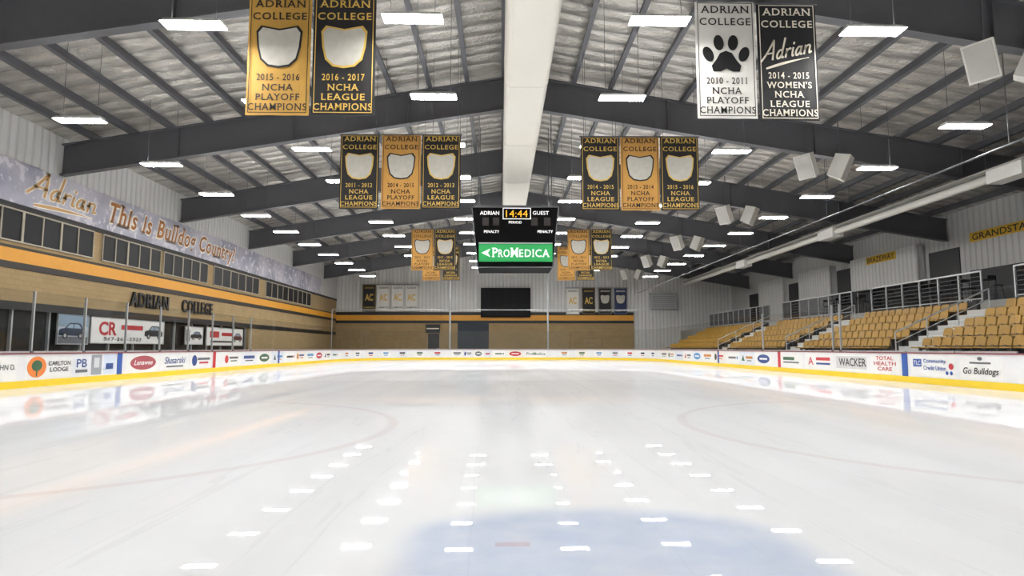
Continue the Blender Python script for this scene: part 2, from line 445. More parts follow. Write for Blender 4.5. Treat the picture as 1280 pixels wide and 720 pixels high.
# ------------------------------------------------------------------ ceiling lights
cols = [(-13.1, 6.6, 'outermost row on the left'), (-7.7, 7.2, 'middle row on the left'), (-2.8, 7.4, 'row just left of the duct'),
        (2.8, 7.4, 'row just right of the duct'), (7.7, 7.2, 'middle row on the right'), (13.1, 6.6, 'outermost row on the right')]
def make_light(x, z):
    t = thing('ceiling_light', '', 'light', (0, 0, 0), 'rectangular ceiling lights')
    m = MB(); w, dd = .68, .21
    b = [(-w, -dd, 0.012), (w, -dd, 0.012), (w, dd, 0.012), (-w, dd, 0.012), (-w * .92, -dd * .5, .12), (w * .92, -dd * .5, .12), (w * .92, dd * .5, .12), (-w * .92, dd * .5, .12)]
    m.add(b, [(3, 2, 1, 0), (4, 5, 6, 7), (0, 1, 5, 4), (1, 2, 6, 5), (2, 3, 7, 6), (3, 0, 4, 7)])
    m.build('housing', WHITE, t)
    MB().box(-w + .02, w - .02, -dd + .02, dd - .02, -.004, .011).build('diffuser', MAT_LAMP, t)
    MB().box(-w * .85, w * .85, -.05, .05, .121, .126).build('added_upglow', MAT_UP, t)  # glowing strip added on top of the fixture to brighten roof and beams
    top = roof(x) - .28 - z
    for s in (-.5, .5): MB().tube((s, 0, .11), (s, 0, top), .008, 5).build('hanger', STEELD, t)
    return t
for off, zp, nm in cols:
    x = RX + off; z = CH + zp; t0 = make_light(x, z)
    for k in range(-2, 11):
        t = t0 if k == -2 else copy_tree(t0)
        t.location = (x, 13.5 + 4.4 * k, z)
        t['label'] = ('lit rectangular ceiling light, %s from camera, %s' % (ORD[k], nm)) if k >= 0 else ('lit rectangular ceiling light above the camera, %s, %s' % (['farther back', 'farther forward'][k + 2], nm))

# ------------------------------------------------------------------ rink
def rink_path(n=14):
    p = []
    for cx, cy, a0 in ((XR - RAD, Y0 + RAD, -90), (XR - RAD, Y1 - RAD, 0), (XL + RAD, Y1 - RAD, 90), (XL + RAD, Y0 + RAD, 180)):
        for i in range(n + 1):
            a = math.radians(a0 + 90 * i / n); p.append((cx + RAD * math.cos(a), cy + RAD * math.sin(a), math.cos(a), math.sin(a)))
    return p
RP = rink_path()
ice = MB().prism([(x + nx * .03, y + ny * .03, -.028) for x, y, nx, ny in RP], (0, 0, .028)).build('ice_sheet', MAT_ICE)
struct(ice, 'glossy white ice sheet filling the rink')
BT = .98
bd = thing('rink_boards', 'white rink boards with yellow kickplate and printed adverts around the ice', 'boards', (0, 0, -.03))
MB().loft(RP, .03, .13, -.03, BT - .04, True).build('board_panels', M('#DFE0E1', .4), bd, bd.location)
MB().loft(RP, .0, .03, 0.0, .2, True).build('kickplate', YEL, bd, bd.location)
MB().loft(RP, -.01, .16, BT - .04, BT, True).build('cap_rail', M('#7C3A3E', .45), bd, bd.location)

def frame_side(side):
    if side == 'L': return (lambda s, z, d=0: Vector((XL - .03 + d, s, z))), EY
    if side == 'R': return (lambda s, z, d=0: Vector((XR + .03 - d, s, z))), -EY
    return (lambda s, z, d=0: Vector((s, Y1 + .03 - d, z))), EX
def advert(side, a, b, bg, items, z0=.24, z1=.9):
    p, u = frame_side(side); q = [p(a, z0, .004), p(b, z0, .004), p(b, z1, .004), p(a, z1, .004)]
    par = MB().poly(q).build('advert', bg, bd, bd.location)
    c = p((a + b) / 2, (z0 + z1) / 2, .008); W = abs(b - a); H = z1 - z0; nrm = p(0, 0, .004) - p(0, 0, 0)
    for n_, it in enumerate(items):
        k = it[0]; m = MB(); o = c + u * (it[2] * W) + EZ * (it[3] * H) + nrm * (n_ * .3)
        if k == 't': m.text(it[1], o + nrm, u, EZ, it[4] * W, it[5] * H, .012, it[7] if len(it) > 7 else 0); nm = 'lettering'
        elif k == 'e': m.ell(o, u, EZ, it[4] * W, it[5] * H); nm = 'emblem'
        elif k == 'v':
            du = u * (it[4] * W / 2); dv = EZ * (it[5] * H / 2); m.poly([o - du - dv, o + du - dv, o + dv]); nm = 'emblem'
        else:
            du = u * (it[4] * W / 2); dv = EZ * (it[5] * H / 2); m.poly([o - du - dv, o + du - dv, o + du + dv, o - du + dv]); nm = 'emblem'
        m.build(nm, it[6], par, bd.location)
YLp = lambda px: Yat(px, 459, XL)
YRp = lambda px: Yat(px, 461, XR)
W_ = M('#E4E4E2', .45); GRY = M('#5C5F63', .5); DBL = M('#223F7D', .5); DGR = M('#2F5A3A', .5)
def adL(p0, p1, bg, items): advert('L', YLp(p0), YLp(p1), bg, items)
def adR(p0, p1, bg, items): advert('R', YRp(p0), YRp(p1), bg, items)
adL(-14, 22, W_, [('t', 'JOHN D.', 0.05, 0, .8, .3, GRY)])
adL(33, 90, W_, [('e', '', -.27, 0, .2, .46, M('#D5752B', .5)), ('e', '', -.27, .06, .11, .24, DGR), ('r', '', -.27, -.24, .03, .3, DGR), ('t', 'CARLTON', .22, .14, .5, .2, BLACK), ('t', 'LODGE', .22, -.14, .42, .2, BLACK)])
adL(92, 113.5, M('#DADDE2', .45), [('t', 'PB', 0, .1, .6, .4, DBL), ('r', '', 0, -.28, .7, .14, GRY)])
adL(115, 128, M('#8D9196', .5), [('r', '', 0, .1, .5, .5, M('#C7C9CC'))])
adL(130, 145, M('#C9D3E2', .5), [('r', '', 0, -.1, .6, .3, DBL)])
adL(159, 199, W_, [('e', '', 0, 0, .4, .4, M('#9A4048', .5)), ('t', 'Lenawee', 0, .02, .58, .28, W_, .3)])
adL(201, 236, W_, [('t', 'Slusarski', 0, .08, .75, .42, DBL, .25), ('r', '', 0, -.3, .6, .1, GRY)])
adL(238, 264, W_, [('e', '', -.3, 0, .12, .36, DBL), ('r', '', .14, .1, .6, .16, GRY), ('r', '', .14, -.16, .44, .12, RED)])
adR(1199, 1252, W_, [('t', 'Go Bulldogs', .0, -.18, .84, .36, BLACK, .25), ('r', '', 0, .2, .5, .08, GRY), ('e', '', 0, .38, .06, .08, GRY)])
adR(1138, 1193, W_, [('r', '', -.34, .12, .2, .36, BLUE), ('t', 'TLC', -.34, .12, .16, .22, W_), ('t', 'Community', .06, .2, .5, .24, BLUE), ('t', 'Credit Union', .06, -.1, .5, .2, BLUE), ('e', '', .42, 0, .05, .14, RED), ('e', '', .33, -.3, .03, .09, BLUE), ('e', '', .42, -.3, .03, .09, BLUE)])
adR(1088, 1124, W_, [('t', 'TOTAL', 0, .3, .6, .2, RED), ('t', 'HEALTH', 0, .02, .76, .2, RED), ('t', 'CARE', 0, -.26, .5, .2, RED)])
adR(1044, 1084, W_, [('r', '', 0, 0, .96, .72, M('#C9C9C8')), ('t', 'WACKER', .04, .02, .84, .46, BLACK)])
adR(1007, 1041, W_, [('t', 'A', -.3, 0, .2, .5, RED), ('r', '', .15, .15, .5, .2, RED), ('r', '', .15, -.15, .5, .12, DBL)])
adR(975, 1003, W_, [('r', '', -.1, .1, .5, .22, DGR), ('r', '', .0, -.16, .7, .1, GRY)])
cyc = [RED, DBL, DGR, GRY, BLACK, M('#B9772F', .5), M('#4A86B8', .5)]
BGS = [W_, M('#DDDFE4', .45), W_, M('#D6DBE2', .45), W_, M('#E2DED5', .45)]
def logo(i, a, b, c):
    return [[('e', '', -.3, 0, .1, .3, a), ('r', '', .1, .1, .5, .16, b), ('r', '', .1, -.14, .36, .08, c)],
            [('r', '', 0, .1, .7, .24, a), ('r', '', 0, -.18, .5, .08, b)],
            [('e', '', 0, 0, .36, .34, a), ('r', '', 0, 0, .44, .14, W_)],
            [('v', '', -.25, .02, .22, .5, a), ('r', '', .16, .06, .44, .2, b), ('r', '', .16, -.2, .3, .08, c)],
            [('r', '', 0, 0, .56, .18, a), ('e', '', .38, 0, .05, .14, b)]][i % 5]
for i in range(10):
    a = 30.6 + 2.15 * i
    advert('L', a, a + 2.05, BGS[i % 6], logo(i, cyc[i % 7], cyc[(i + 3) % 7], cyc[(i + 2) % 7]))
    advert('R', a + 2.05, a, BGS[(i + 2) % 6], logo(i + 2, cyc[(i + 1) % 7], cyc[(i + 4) % 7], cyc[(i + 2) % 7]))
for i, (a, b, items) in enumerate(((-4.7, -3.7, logo(1, GRY, DBL, RED)), (-3.6, -2.7, logo(0, DBL, GRY, GRY)), (-2.6, -1.7, logo(2, GRY, RED, RED)), (-1.6, -.9, [('r', '', 0, 0, .6, .2, RED)]), (-.8, 0.4, logo(4, DGR, GRY, RED)),
                    (.6, 2.2, logo(2, RED, RED, RED)), (2.4, 4.4, [('t', 'ProMedica', 0, 0, .9, .4, DGR)]))):
    advert('F', a, b, BGS[i % 6], items)
def corner_ad(cx, ang, mats):
    a = math.radians(ang); n = Vector((-math.cos(a), -math.sin(a), 0)); u = Vector((-n.y, n.x, 0))
    u = -u if u.x < 0 else u
    c = Vector((cx + (RAD - .02) * math.cos(a), Y1 - RAD + (RAD - .02) * math.sin(a), .57))
    def quad(cc, w, h): return [cc + u * (i * w / 2) + EZ * (j * h / 2) for i, j in ((-1, -1), (1, -1), (1, 1), (-1, 1))]
    par = MB().poly(quad(c, .95, .62)).build('advert', mats[0], bd, bd.location)
    MB().poly(quad(c + n * .01 + EZ * .08, .55, .15)).build('emblem', mats[1], par, bd.location)
    MB().poly(quad(c + n * .01 - EZ * .12, .4, .07)).build('emblem', mats[2], par, bd.location)
for i in range(7):
    corner_ad(XR - RAD, 12 + 11.5 * i, (BGS[i % 6], cyc[(i * 3 + 1) % 7], cyc[(i + 4) % 7]))
    corner_ad(XL + RAD, 98 + 11.5 * i, (BGS[(i + 1) % 6], cyc[(i * 2) % 7], cyc[(i + 3) % 7]))
for side in 'LR':
    p, u = frame_side(side)
    for yc, mat in ((YLp(150) if side == 'L' else YRp(1130.5), BLUE), (YLp(268) if side == 'L' else 29.8, RED), (38.2, BLUE)):
        MB().poly([p(yc - .15, .2, .012), p(yc + .15, .2, .012), p(yc + .15, BT - .04, .012), p(yc - .15, BT - .04, .012)]).build('line_band', mat, bd, bd.location)

GT = 2.75
def glass(path, label):
    c = path[len(path) // 2]; o = thing('rink_glass_panel', label, 'glass panel', (c[0], c[1], BT), 'clear rink glass panels')
    MB().loft(path, .07, .085, BT + .03, GT).build('pane', MAT_GLASS, o, o.location)
    MB().loft(path, .055, .1, BT, BT + .05).build('channel', ALU, o, o.location)
for k in range(16):
    a = 16 + 2.25 * k; b = a + 2.21
    glass([(XL, a, -1, 0), (XL, b, -1, 0)], 'clear glass panel on the left boards, %s from the camera' % ORD[k])
    glass([(XR, a, 1, 0), (XR, b, 1, 0)], 'clear glass panel on the right boards, %s from the camera' % ORD[k])
def arc(cx, cy, a0, a1, n=5):
    return [(cx + RAD * math.cos(math.radians(a0 + (a1 - a0) * i / n)), cy + RAD * math.sin(math.radians(a0 + (a1 - a0) * i / n)),
             math.cos(math.radians(a0 + (a1 - a0) * i / n)), math.sin(math.radians(a0 + (a1 - a0) * i / n))) for i in range(n + 1)]
for k in range(6):
    glass(arc(XR - RAD, Y1 - RAD, 15 * k + .1, 15 * k + 14.9), 'curved clear glass in the far right corner, %s from the stands side' % ORD[k])
    glass(arc(XL + RAD, Y1 - RAD, 90 + 15 * k + .1, 90 + 15 * k + 14.9), 'curved clear glass in the far left corner, %s from the end boards' % ORD[k])
for k in range(4):
    a = XL + RAD + (XR - XL - 2 * RAD) / 4 * k; b = a + (XR - XL - 2 * RAD) / 4 - .03
    glass([(a, Y1, 0, 1), (b, Y1, 0, 1)], 'clear glass on the far end boards, %s from the left' % ORD[k])
def gpost(x, y, label, h=GT):
    o = thing('glass_post', label, 'post', (x, y, BT), 'glass support posts')
    MB().box(x - .035, x + .035, y - .02, y + .02, BT + .0, h).build('upright', ALU, o, o.location)
    MB().box(x - .06, x + .06, y - .05, y + .05, BT, BT + .06).build('foot', STEEL, o, o.location)
for k in range(9): gpost(XL - .08, 15.98 + 2.25 * k, 'thin metal glass post on left boards, %s from camera' % ORD[k])
for y, l in ((24.4, 'nearer of two paired metal glass posts on right boards'), (24.98, 'farther of two paired metal glass posts on right boards'), (31.72, 'lone metal glass post on right boards past the paired ones')):
    gpost(XR + .08, y, l, 2.85)

# ------------------------------------------------------------------ banners
def shield(c, w, h):
    pr = [(-.5, .36), (-.40, .5), (-.2, .46), (0, .42), (.2, .46), (.40, .5), (.5, .36), (.47, 0), (.40, -.3), (.24, -.46), (0, -.5), (-.24, -.46), (-.40, -.3), (-.47, 0)]
    return [Vector((c.x + a * w, c.y, c.z + b * h)) for a, b in pr]
PATCH = M('#C4C1B7', .6, 0, .16, 6)
def banner(px, pyb, Y, w, H, bg, ink, lines, emblem, label, group):
    c = P(px, pyb, Y); x, z0 = c.x, c.z
    o = thing('championship_banner', label, 'banner', (x, Y, z0), group)
    n = 12; v = []; fs = []
    for i in range(n + 1):
        a = x - w / 2 + w * i / n; dy = .008 * math.sin(i * 1.1)
        for yy in (Y + dy, Y + dy + .012):
            for zz in (z0, z0 + H): v.append((a, yy, zz))
    for i in range(n):
        b = 4 * i; fs += [(b, b + 4, b + 5, b + 1), (b + 2, b + 3, b + 7, b + 6), (b, b + 2, b + 6, b + 4), (b + 1, b + 5, b + 7, b + 3)]
    fs += [(0, 1, 3, 2), (4 * n, 4 * n + 2, 4 * n + 3, 4 * n + 1)]
    cl = MB().add(v, fs).build('cloth', bg, o, o.location)
    MB().tube((x - w / 2 - .05, Y + .006, z0 + H), (x + w / 2 + .05, Y + .006, z0 + H), .025).build('top_rod', STEELD, o, o.location)
    for s in (-1, 1): MB().tube((x + s * w * .42, Y + .006, z0 + H), (x + s * w * .42, Y + .006, roof(x) - .02), .008, 5).build('hanging_wire', STEELD, o, o.location)
    yf = Y - .02
    for s, fr, ww, hh in lines: MB().text(s, (x, yf, z0 + H * (1 - fr)), EX, EZ, w * ww, H * hh, .012, 0, True).build('lettering', ink, cl, o.location)
    e = w * .035; m = MB()
    oo = [Vector((x + a * (w / 2 - e), yf, z0 + H / 2 + b * (H / 2 - e))) for a, b in ((-1, -1), (1, -1), (1, 1), (-1, 1))]
    ii = [Vector((x + a * (w / 2 - e * 1.35), yf, z0 + H / 2 + b * (H / 2 - e * 1.35))) for a, b in ((-1, -1), (1, -1), (1, 1), (-1, 1))]
    m.ringshape(oo, ii).build('border', ink, cl, o.location)
    if emblem == 'patch':
        cc = Vector((x, yf, z0 + H * (1 - .43)))
        MB().poly(shield(cc, w * .74, H * .36)).build('emblem_patch', M('#1E1C1A', .6) if ink is not GOLD else GOLD, cl, o.location)
        c2 = cc.copy(); c2.y -= .006
        MB().poly(shield(c2, w * .67, H * .325)).build('emblem_patch', PATCH, cl, o.location)
    elif emblem == 'paw':
        m = MB(); zc = z0 + H * (1 - .46)
        m.poly([Vector((x + w * a, yf, zc + w * b)) for a, b in ((0, .06), (.1, .02), (.17, -.1), (.25, -.2), (.22, -.3), (.1, -.3), (0, -.25), (-.1, -.3), (-.22, -.3), (-.25, -.2), (-.17, -.1), (-.1, .02))])
        for a, b, an in ((-.30, .0, .4), (-.12, .2, .12), (.12, .2, -.12), (.30, .0, -.4)): m.ell((x + w * a, yf, zc + w * b), EX, EZ, w * .085, w * .135, 20, an)
        m.build('paw_print', BLACK, cl, o.location)
    elif emblem == 'script':
        zc = z0 + H * (1 - .42)
        u = (EX + EZ * .2).normalized()
        MB().script((x - w * .01, yf, zc), u, EZ, w * .88, H * .25, .13).build('script_lettering', CREAM, cl, o.location)
    elif emblem == 'ac':
        MB().text('AC', (x, yf, z0 + H * .52), EX, EZ, w * .6, H * .26, .03).build('emblem', GOLD, cl, o.location)
    return o
BGOLD = M('#BF9442', .7); BORG = M('#C9964A', .7); BBLK = M('#1E1E20', .7); BWHT = M('#E2E0DA', .7)
INKB = M('#1B1916', .6)
def std(years, kind, a=.06, b=.17): return [('ADRIAN', a, .82, .062), ('COLLEGE', b, .86, .062), (years, .685, .68, .056), ('NCHA', .77, .5, .056), (kind, .85, .7, .056), ('CHAMPIONS', .932, .93, .058)]
G1 = 'championship banners hanging from the roof frames'
Ya = 14.3
banner(346, 144, Ya, 1.48, 2.93, BGOLD, INKB, std('2015 - 2016', 'PLAYOFF', .065, .17), 'patch', 'large gold banner dated 2015-2016 at upper left', G1)
banner(428, 144, Ya, 1.48, 2.93, BBLK, GOLD, std('2016 - 2017', 'LEAGUE', .065, .17), 'patch', 'large black banner dated 2016-2017 beside the gold one', G1)
banner(910, 148, Ya, 1.44, 2.93, BWHT, INKB, std('2010 - 2011', 'PLAYOFF', .075, .18), 'paw', 'large white banner with a black paw print', G1)
banner(988, 151, Ya, 1.44, 2.93, BBLK, CREAM, [('ADRIAN', .075, .82, .062), ('COLLEGE', .18, .86, .062), ('2014 - 2015', .62, .68, .055), ("WOMEN'S", .70, .76, .055), ('NCHA', .78, .5, .055), ('LEAGUE', .86, .66, .055), ('CHAMPIONS', .935, .92, .058)], 'script', "large black women's champions banner with white script", G1)
for px, bg, ink, yr, kd, nm in ((448, BBLK, GOLD, '2011 - 2012', 'LEAGUE', 'black banner dated 2011-2012, left of the scoreboard in the second set'), (500.5, BORG, INKB, '2014 - 2015', 'PLAYOFF', 'orange banner dated 2014-2015 between two black banners left of scoreboard'),
                                (551, BBLK, GOLD, '2012 - 2013', 'LEAGUE', 'black banner dated 2012-2013, second set, nearest the scoreboard on its left'), (751, BBLK, GOLD, '2014 - 2015', 'LEAGUE', 'black banner dated 2014-2015, second set, nearest the scoreboard on its right'),
                                (801, BORG, INKB, '2013 - 2014', 'PLAYOFF', 'orange banner dated 2013-2014 between two black banners right of scoreboard'), (851, BBLK, GOLD, '2015 - 2016', 'LEAGUE', 'black banner dated 2015-2016, right end of the second set')):
    banner(px, 261 if px < 600 else 263, 21.95, 1.39, 2.72, bg, ink, std(yr, kd), 'patch', nm, G1)
for px, bg, ink, kd, nm in ((527.5, BORG, INKB, 'PLAYOFF', 'small orange banner left of the scoreboard, third set'), (556, BBLK, GOLD, 'LEAGUE', 'small black banner left of the scoreboard, third set'),
                            (723.5, BORG, INKB, 'PLAYOFF', 'small orange banner right of the scoreboard, third set'), (752, BBLK, GOLD, 'LEAGUE', 'small black banner right of the scoreboard, third set')):
    banner(px, 338, 39.5, 1.38, 2.66, bg, ink, std('2012 - 2013', kd), 'patch', nm, G1)
for px, bg, ink, kd, nm in ((539, BORG, INKB, 'PLAYOFF', 'farthest orange banner on the left, half hidden behind the third set'), (563.5, BBLK, GOLD, 'LEAGUE', 'farthest black banner on the left, half hidden behind the third set'),
                            (708, BORG, INKB, 'PLAYOFF', 'farthest orange banner on the right, just right of the scoreboard'), (732, BBLK, GOLD, 'LEAGUE', 'farthest black banner on the right, behind the third set')):
    banner(px, 350.5, 48.3, 1.38, 2.66, bg, ink, std('2010 - 2011', kd), 'patch', nm, G1)
G2 = 'small banners on the far wall'
acl = [('ADRIAN', .12, .7, .07), ('CHAMPIONS', .86, .8, .06)]
for px, bg, ink, em, nm in ((461, BBLK, GOLD, 'ac', 'black banner on the far wall, leftmost of all'), (479, BWHT, INKB, 'ac', 'white banner on far wall next to the leftmost black one'), (496.5, BWHT, INKB, 'ac', 'middle of three white banners on the far wall left side'),
                        (514, BWHT, INKB, 'ac', 'third white banner from the left on the far wall'), (716, BWHT, INKB, 'ac', 'white banner on the far wall right of the video board'), (736, BBLK, GOLD, 'ac', 'black banner on far wall beside the right-hand white one'),
                        (756.5, BBLK, CREAM, 'patch', 'black banner with pale emblem on the far wall right side'), (776, M('#26345C', .7), CREAM, 'patch', 'dark blue banner on the far wall, rightmost of all')):
    banner(px, 389 if px < 600 else 393, 66.6, 1.42, 2.85, bg, ink, acl, em, nm, G2)

# ------------------------------------------------------------------ scoreboard
SY = 28.8
k = thing('scoreboard', 'black four-sided hanging scoreboard reading 14:44 with green panel', 'scoreboard', (RX, 30, P(644, 333, SY).z))
a = P(590, 259, SY); b = P(698, 259, SY); c = P(691, 334, SY); dd = P(597, 334, SY)
front = [Vector((q.x, SY, q.z)) for q in (a, b, c, dd)]
SBK = M('#060607', .85, 0, .05, 3, 0, 0, .1)
MB().prism(front, (0, 2.4, 0)).build('cabinet', SBK, k, k.location)
def rect(x0, y0, x1, y1, dy, mat, nm, par=k):
    q = P(x0, y1, SY); r = P(x1, y0, SY); return MB().box(q.x, r.x, SY - dy, SY - .001, q.z, r.z).build(nm, mat, par, k.location)
def ptxt(s, x0, y0, x1, y1, mat, par, nm='lettering', dy=.06, sh=0, bold=.008, serif=False):
    q = P(x0, y1, SY); r = P(x1, y0, SY)
    return MB().text(s, ((q.x + r.x) / 2, SY - dy, (q.z + r.z) / 2), EX, EZ, r.x - q.x, r.z - q.z, bold, sh, serif).build(nm, mat, par, k.location)
LITW = M('#F2F2F2', .5, 0, .02, 3, 0, .4); LITO = M('#FFB030', .6, 0, .02, 3, 0, .9, .1)
EDGE = M('#5D6063', .5, .3)
for i in range(4):
    p0 = front[i] - EY * .02; p1 = front[(i + 1) % 4] - EY * .02; MB().tube(p0, p1, .025, 6).build('edge_trim', EDGE, k, k.location)
fr = MB()
q = P(628.5, 274, SY); r = P(663.5, 260, SY)
fr.box(q.x, r.x, SY - .03, SY - .001, q.z, q.z + .03).box(q.x, r.x, SY - .03, SY - .001, r.z - .03, r.z).box(q.x, q.x + .03, SY - .03, SY - .001, q.z + .03, r.z - .03).box(r.x - .03, r.x, SY - .03, SY - .001, q.z + .03, r.z - .03)
fr.build('clock_frame', LITW, k, k.location)
ptxt('14:44', 632.5, 263, 659.5, 271.5, LITO, k, 'clock_digits', .03, 0, -.01)
ptxt('ADRIAN', 600, 264, 624, 268.5, LITW, k, dy=.02); ptxt('GUEST', 666, 264, 686, 268.5, LITW, k, dy=.02)
ptxt('PERIOD', 636, 276.5, 652, 279.5, LITW, k, dy=.02)
for x in (605, 672): ptxt('PENALTY', x, 288, x + 19, 291.2, LITW, k, dy=.02)
for x in (603, 616, 664, 680): rect(x, 272, x + 8, 282, .02, M('#170F0A', .7), 'digit_window')
gp = rect(598.5, 305.5, 690.5, 327, .05, GREEN, 'sponsor_panel')
ptxt('P', 615, 310, 622, 321.5, LITW, gp, serif=True); ptxt('RO', 622.5, 312, 637, 321.5, LITW, gp, serif=True)
ptxt('M', 638, 310, 648, 321.5, LITW, gp, serif=True); ptxt('EDICA', 649, 312, 687, 321.5, LITW, gp, serif=True)
q = P(602, 321.5, SY); r = P(613, 311, SY); mz = (q.z + r.z) / 2
MB().poly([(q.x, SY - .06, mz), (r.x, SY - .06, r.z), (r.x - .12, SY - .06, mz), (r.x, SY - .06, q.z)]).build('emblem', LITW, gp, k.location)
rect(598.5, 303.6, 690.5, 304.6, .06, M('#9EA3A6'), 'trim_strip')
for x in (front[0].x + .3, front[1].x - .3):
    for y in (SY + .3, SY + 2.1): MB().tube((x, y, front[0].z), (x, y, roof(x) - .02), .02, 6).build('hanging_cable', STEELD, k, k.location)
MB().box(front[0].x + .1, front[1].x - .1, SY + .1, SY + 2.3, front[0].z, front[0].z + .12).build('top_frame', STEEL, k, k.location)

# ------------------------------------------------------------------ left wall graphics
o = tag(MB().box(WL - .015, WL + .05, 8, 61, 6.34, 7.9).build('wall_mural', MAT_MURAL, None, (WL, 34, 6.34)), 'long hazy photo mural strip high on the left wall', 'mural')
def walltext(s, y0, y1, z, h, mat, d, sh=0, bold=.02): 
    m = MB().text(s, (WL + .05 + d, (y0 + y1) / 2, z), EY, EZ, y1 - y0, h, bold, sh, True); return m.build('lettering', mat, o, o.location)
OUTL = M('#F6F2E8', .6); INKO = M('#A4682C', .6)
MB().script((WL + .06, 25.0, 7.12), EY, EZ, 4.0, 1.5, .21).build('script_lettering', OUTL, o, o.location)
MB().script((WL + .07, 25.0, 7.12), EY, EZ, 4.0, 1.5, .11).build('script_lettering', M('#C89C66', .6), o, o.location)
walltext('This is Bulldog Country!', 27.75, 41.2, 7.06, 1.40, OUTL, .01, .3, .07)
walltext('This is Bulldog Country!', 27.88, 41.07, 7.06, 1.24, INKO, .02, .3, .018)
for s, a, b in (('ADRIAN', 29.7, 33.2), ('COLLEGE', 34.6, 38.2)):
    m = MB(); m.text(s, (WL + .08, (a + b) / 2, 3.44), EY, EZ, b - a, .7, .02, 0, True)
    ob = m.build('wall_lettering', BLACK, None, (WL + .08, (a + b) / 2, 3.0))
    md = ob.modifiers.new('thick', 'SOLIDIFY'); md.thickness = .07; md.offset = 0
    tag(ob, 'black capital letters spelling %s on the tan left wall' % s, 'lettering')
GLZ = M('#8FA3B4', .4)
def sign(y0, y1, z0, z1, bg, items, label, cat='sign'):
    X = WL - .02
    o = thing('concourse_sign', label, cat, (X, (y0 + y1) / 2, z0)); W = y1 - y0; H = z1 - z0
    pn = MB().box(X - .05, X, y0, y1, z0, z1).build('panel', bg, o, o.location)
    m = MB(); e = .04
    m.box(X - .05, X + .02, y0 - e, y1 + e, z1, z1 + e).box(X - .05, X + .02, y0 - e, y1 + e, z0 - e, z0).box(X - .05, X + .02, y0 - e, y0, z0, z1).box(X - .05, X + .02, y1, y1 + e, z0, z1)
    m.build('sign_frame', ALU, o, o.location)
    for n_, it in enumerate(items):
        m = MB(); c = Vector((X + .008 + n_ * .003, (y0 + y1) / 2 + it[2] * W, (z0 + z1) / 2 + it[3] * H))
        if it[0] == 't': m.text(it[1], c + EX * .004, EY, EZ, it[4] * W, it[5] * H, .03 if len(it[1]) < 5 else .01, it[7] if len(it) > 7 else 0); m.build('lettering', it[6], pn, o.location)
        elif it[0] == 'car':
            w, h = it[4] * W, it[5] * H
            T = lambda pts, d: [c + EX * d + EY * (a * w) + EZ * (b_ * h) for a, b_ in pts]
            m.poly(T([(-.5, -.28), (-.5, .0), (-.47, .08), (-.3, .14), (-.16, .4), (-.1, .44), (.2, .44), (.27, .4), (.4, .12), (.48, .06), (.5, -.1), (.49, -.28)], 0)); m.build('printed_car', it[6], pn, o.location)
            for pts in ([(-.24, .14), (-.13, .37), (.0, .37), (.0, .14)], [(.03, .14), (.03, .37), (.19, .37), (.31, .14)]): MB().poly(T(pts, .004)).build('printed_window', GLZ, pn, o.location)
            for s in (-.29, .29):
                MB().ell(c + EX * .004 + EY * (s * w) - EZ * (.28 * h), EY, EZ, .1 * w, .19 * h).build('printed_wheel', BLACK, pn, o.location)
                MB().ell(c + EX * .007 + EY * (s * w) - EZ * (.28 * h), EY, EZ, .05 * w, .1 * h).build('printed_wheel_hub', ALU, pn, o.location)
        else:
            m.poly([c + EY * (a * it[4] * W / 2) + EZ * (b_ * it[5] * H / 2) for a, b_ in ((-1, -1), (1, -1), (1, 1), (-1, 1))]); m.build('printed_patch', it[6], pn, o.location)
NAVY = M('#22304A', .35); CHAR = M('#26282E', .35); MAR = M('#5A252A', .35)
sign(25.2, 27.0, 1.3, 2.47, M('#AEB9C2'), [('r', '', 0, .3, 1, .4, M('#7F95A8')), ('r', '', 0, -.38, 1, .24, M('#5D6267')), ('car', '', -.02, -.05, .9, .62, NAVY)], 'pale sign showing a dark blue car, left end of the concourse')
sign(27.2, 33.0, 1.35, 2.45, W_, [('t', 'CR', -.3, .08, .22, .56, RED), ('r', '', .02, .16, .3, .2, RED), ('car', '', .34, .0, .28, .66, CHAR), ('t', '517-263-2323', -.1, -.34, .5, .14, BLACK)], 'long white sign with red CR lettering and a dark car')
sign(35.3, 37.3, 1.35, 2.3, W_, [('r', '', -.36, 0, .2, .7, GRY), ('car', '', .12, 0, .66, .55, CHAR)], 'small white sign with grey car, right of the long sign')
sign(37.8, 43.0, 1.3, 2.35, W_, [('r', '', -.3, .12, .24, .36, RED), ('r', '', .04, .15, .3, .2, RED), ('car', '', .34, -.02, .28, .6, MAR), ('r', '', -.1, -.3, .6, .1, BLACK)], 'farthest white concourse sign with red car on the left')

# ------------------------------------------------------------------ far wall items
v = thing('video_board', 'blank dark video board in the middle of the far wall', 'screen', (.5, 66.7, 4.45))
q = P(601, 396.5, 66.6); r = P(663, 360, 66.6)
MB().box(q.x, r.x, 66.5, 66.86, q.z, r.z).build('housing', M('#161719', .8, 0, .05, 3, 0, 0, .1), v, v.location)
sc = MB().box(q.x + .12, r.x - .12, 66.48, 66.5, q.z + .12, r.z - .12).build('screen', M('#1F2022', .7, 0, .05, 3, 0, 0, .15), v, v.location)
for i in range(1, 6): MB().box(q.x + (r.x - q.x) * i / 6 - .01, q.x + (r.x - q.x) * i / 6 + .01, 66.47, 66.48, q.z + .12, r.z - .12).build('panel_joint', M('#121315'), sc, v.location)
q = P(572, 434, 66.8); r = P(611, 403.5, 66.8)
dr = struct(MB().box(q.x, r.x, 66.76, 66.87, 0, r.z).build('door_1', M('#3E454D', .6, 0, .08, 3, 0, 0, .2)), 'grey overhead door in the far wall')
for i in range(1, 8): MB().box(q.x, r.x, 66.74, 66.76, r.z * i / 8 - .015, r.z * i / 8 + .015).build('door_rib', M('#31373F'), dr)
q = P(535, 434, 66.8); r = P(549, 417, 66.8)
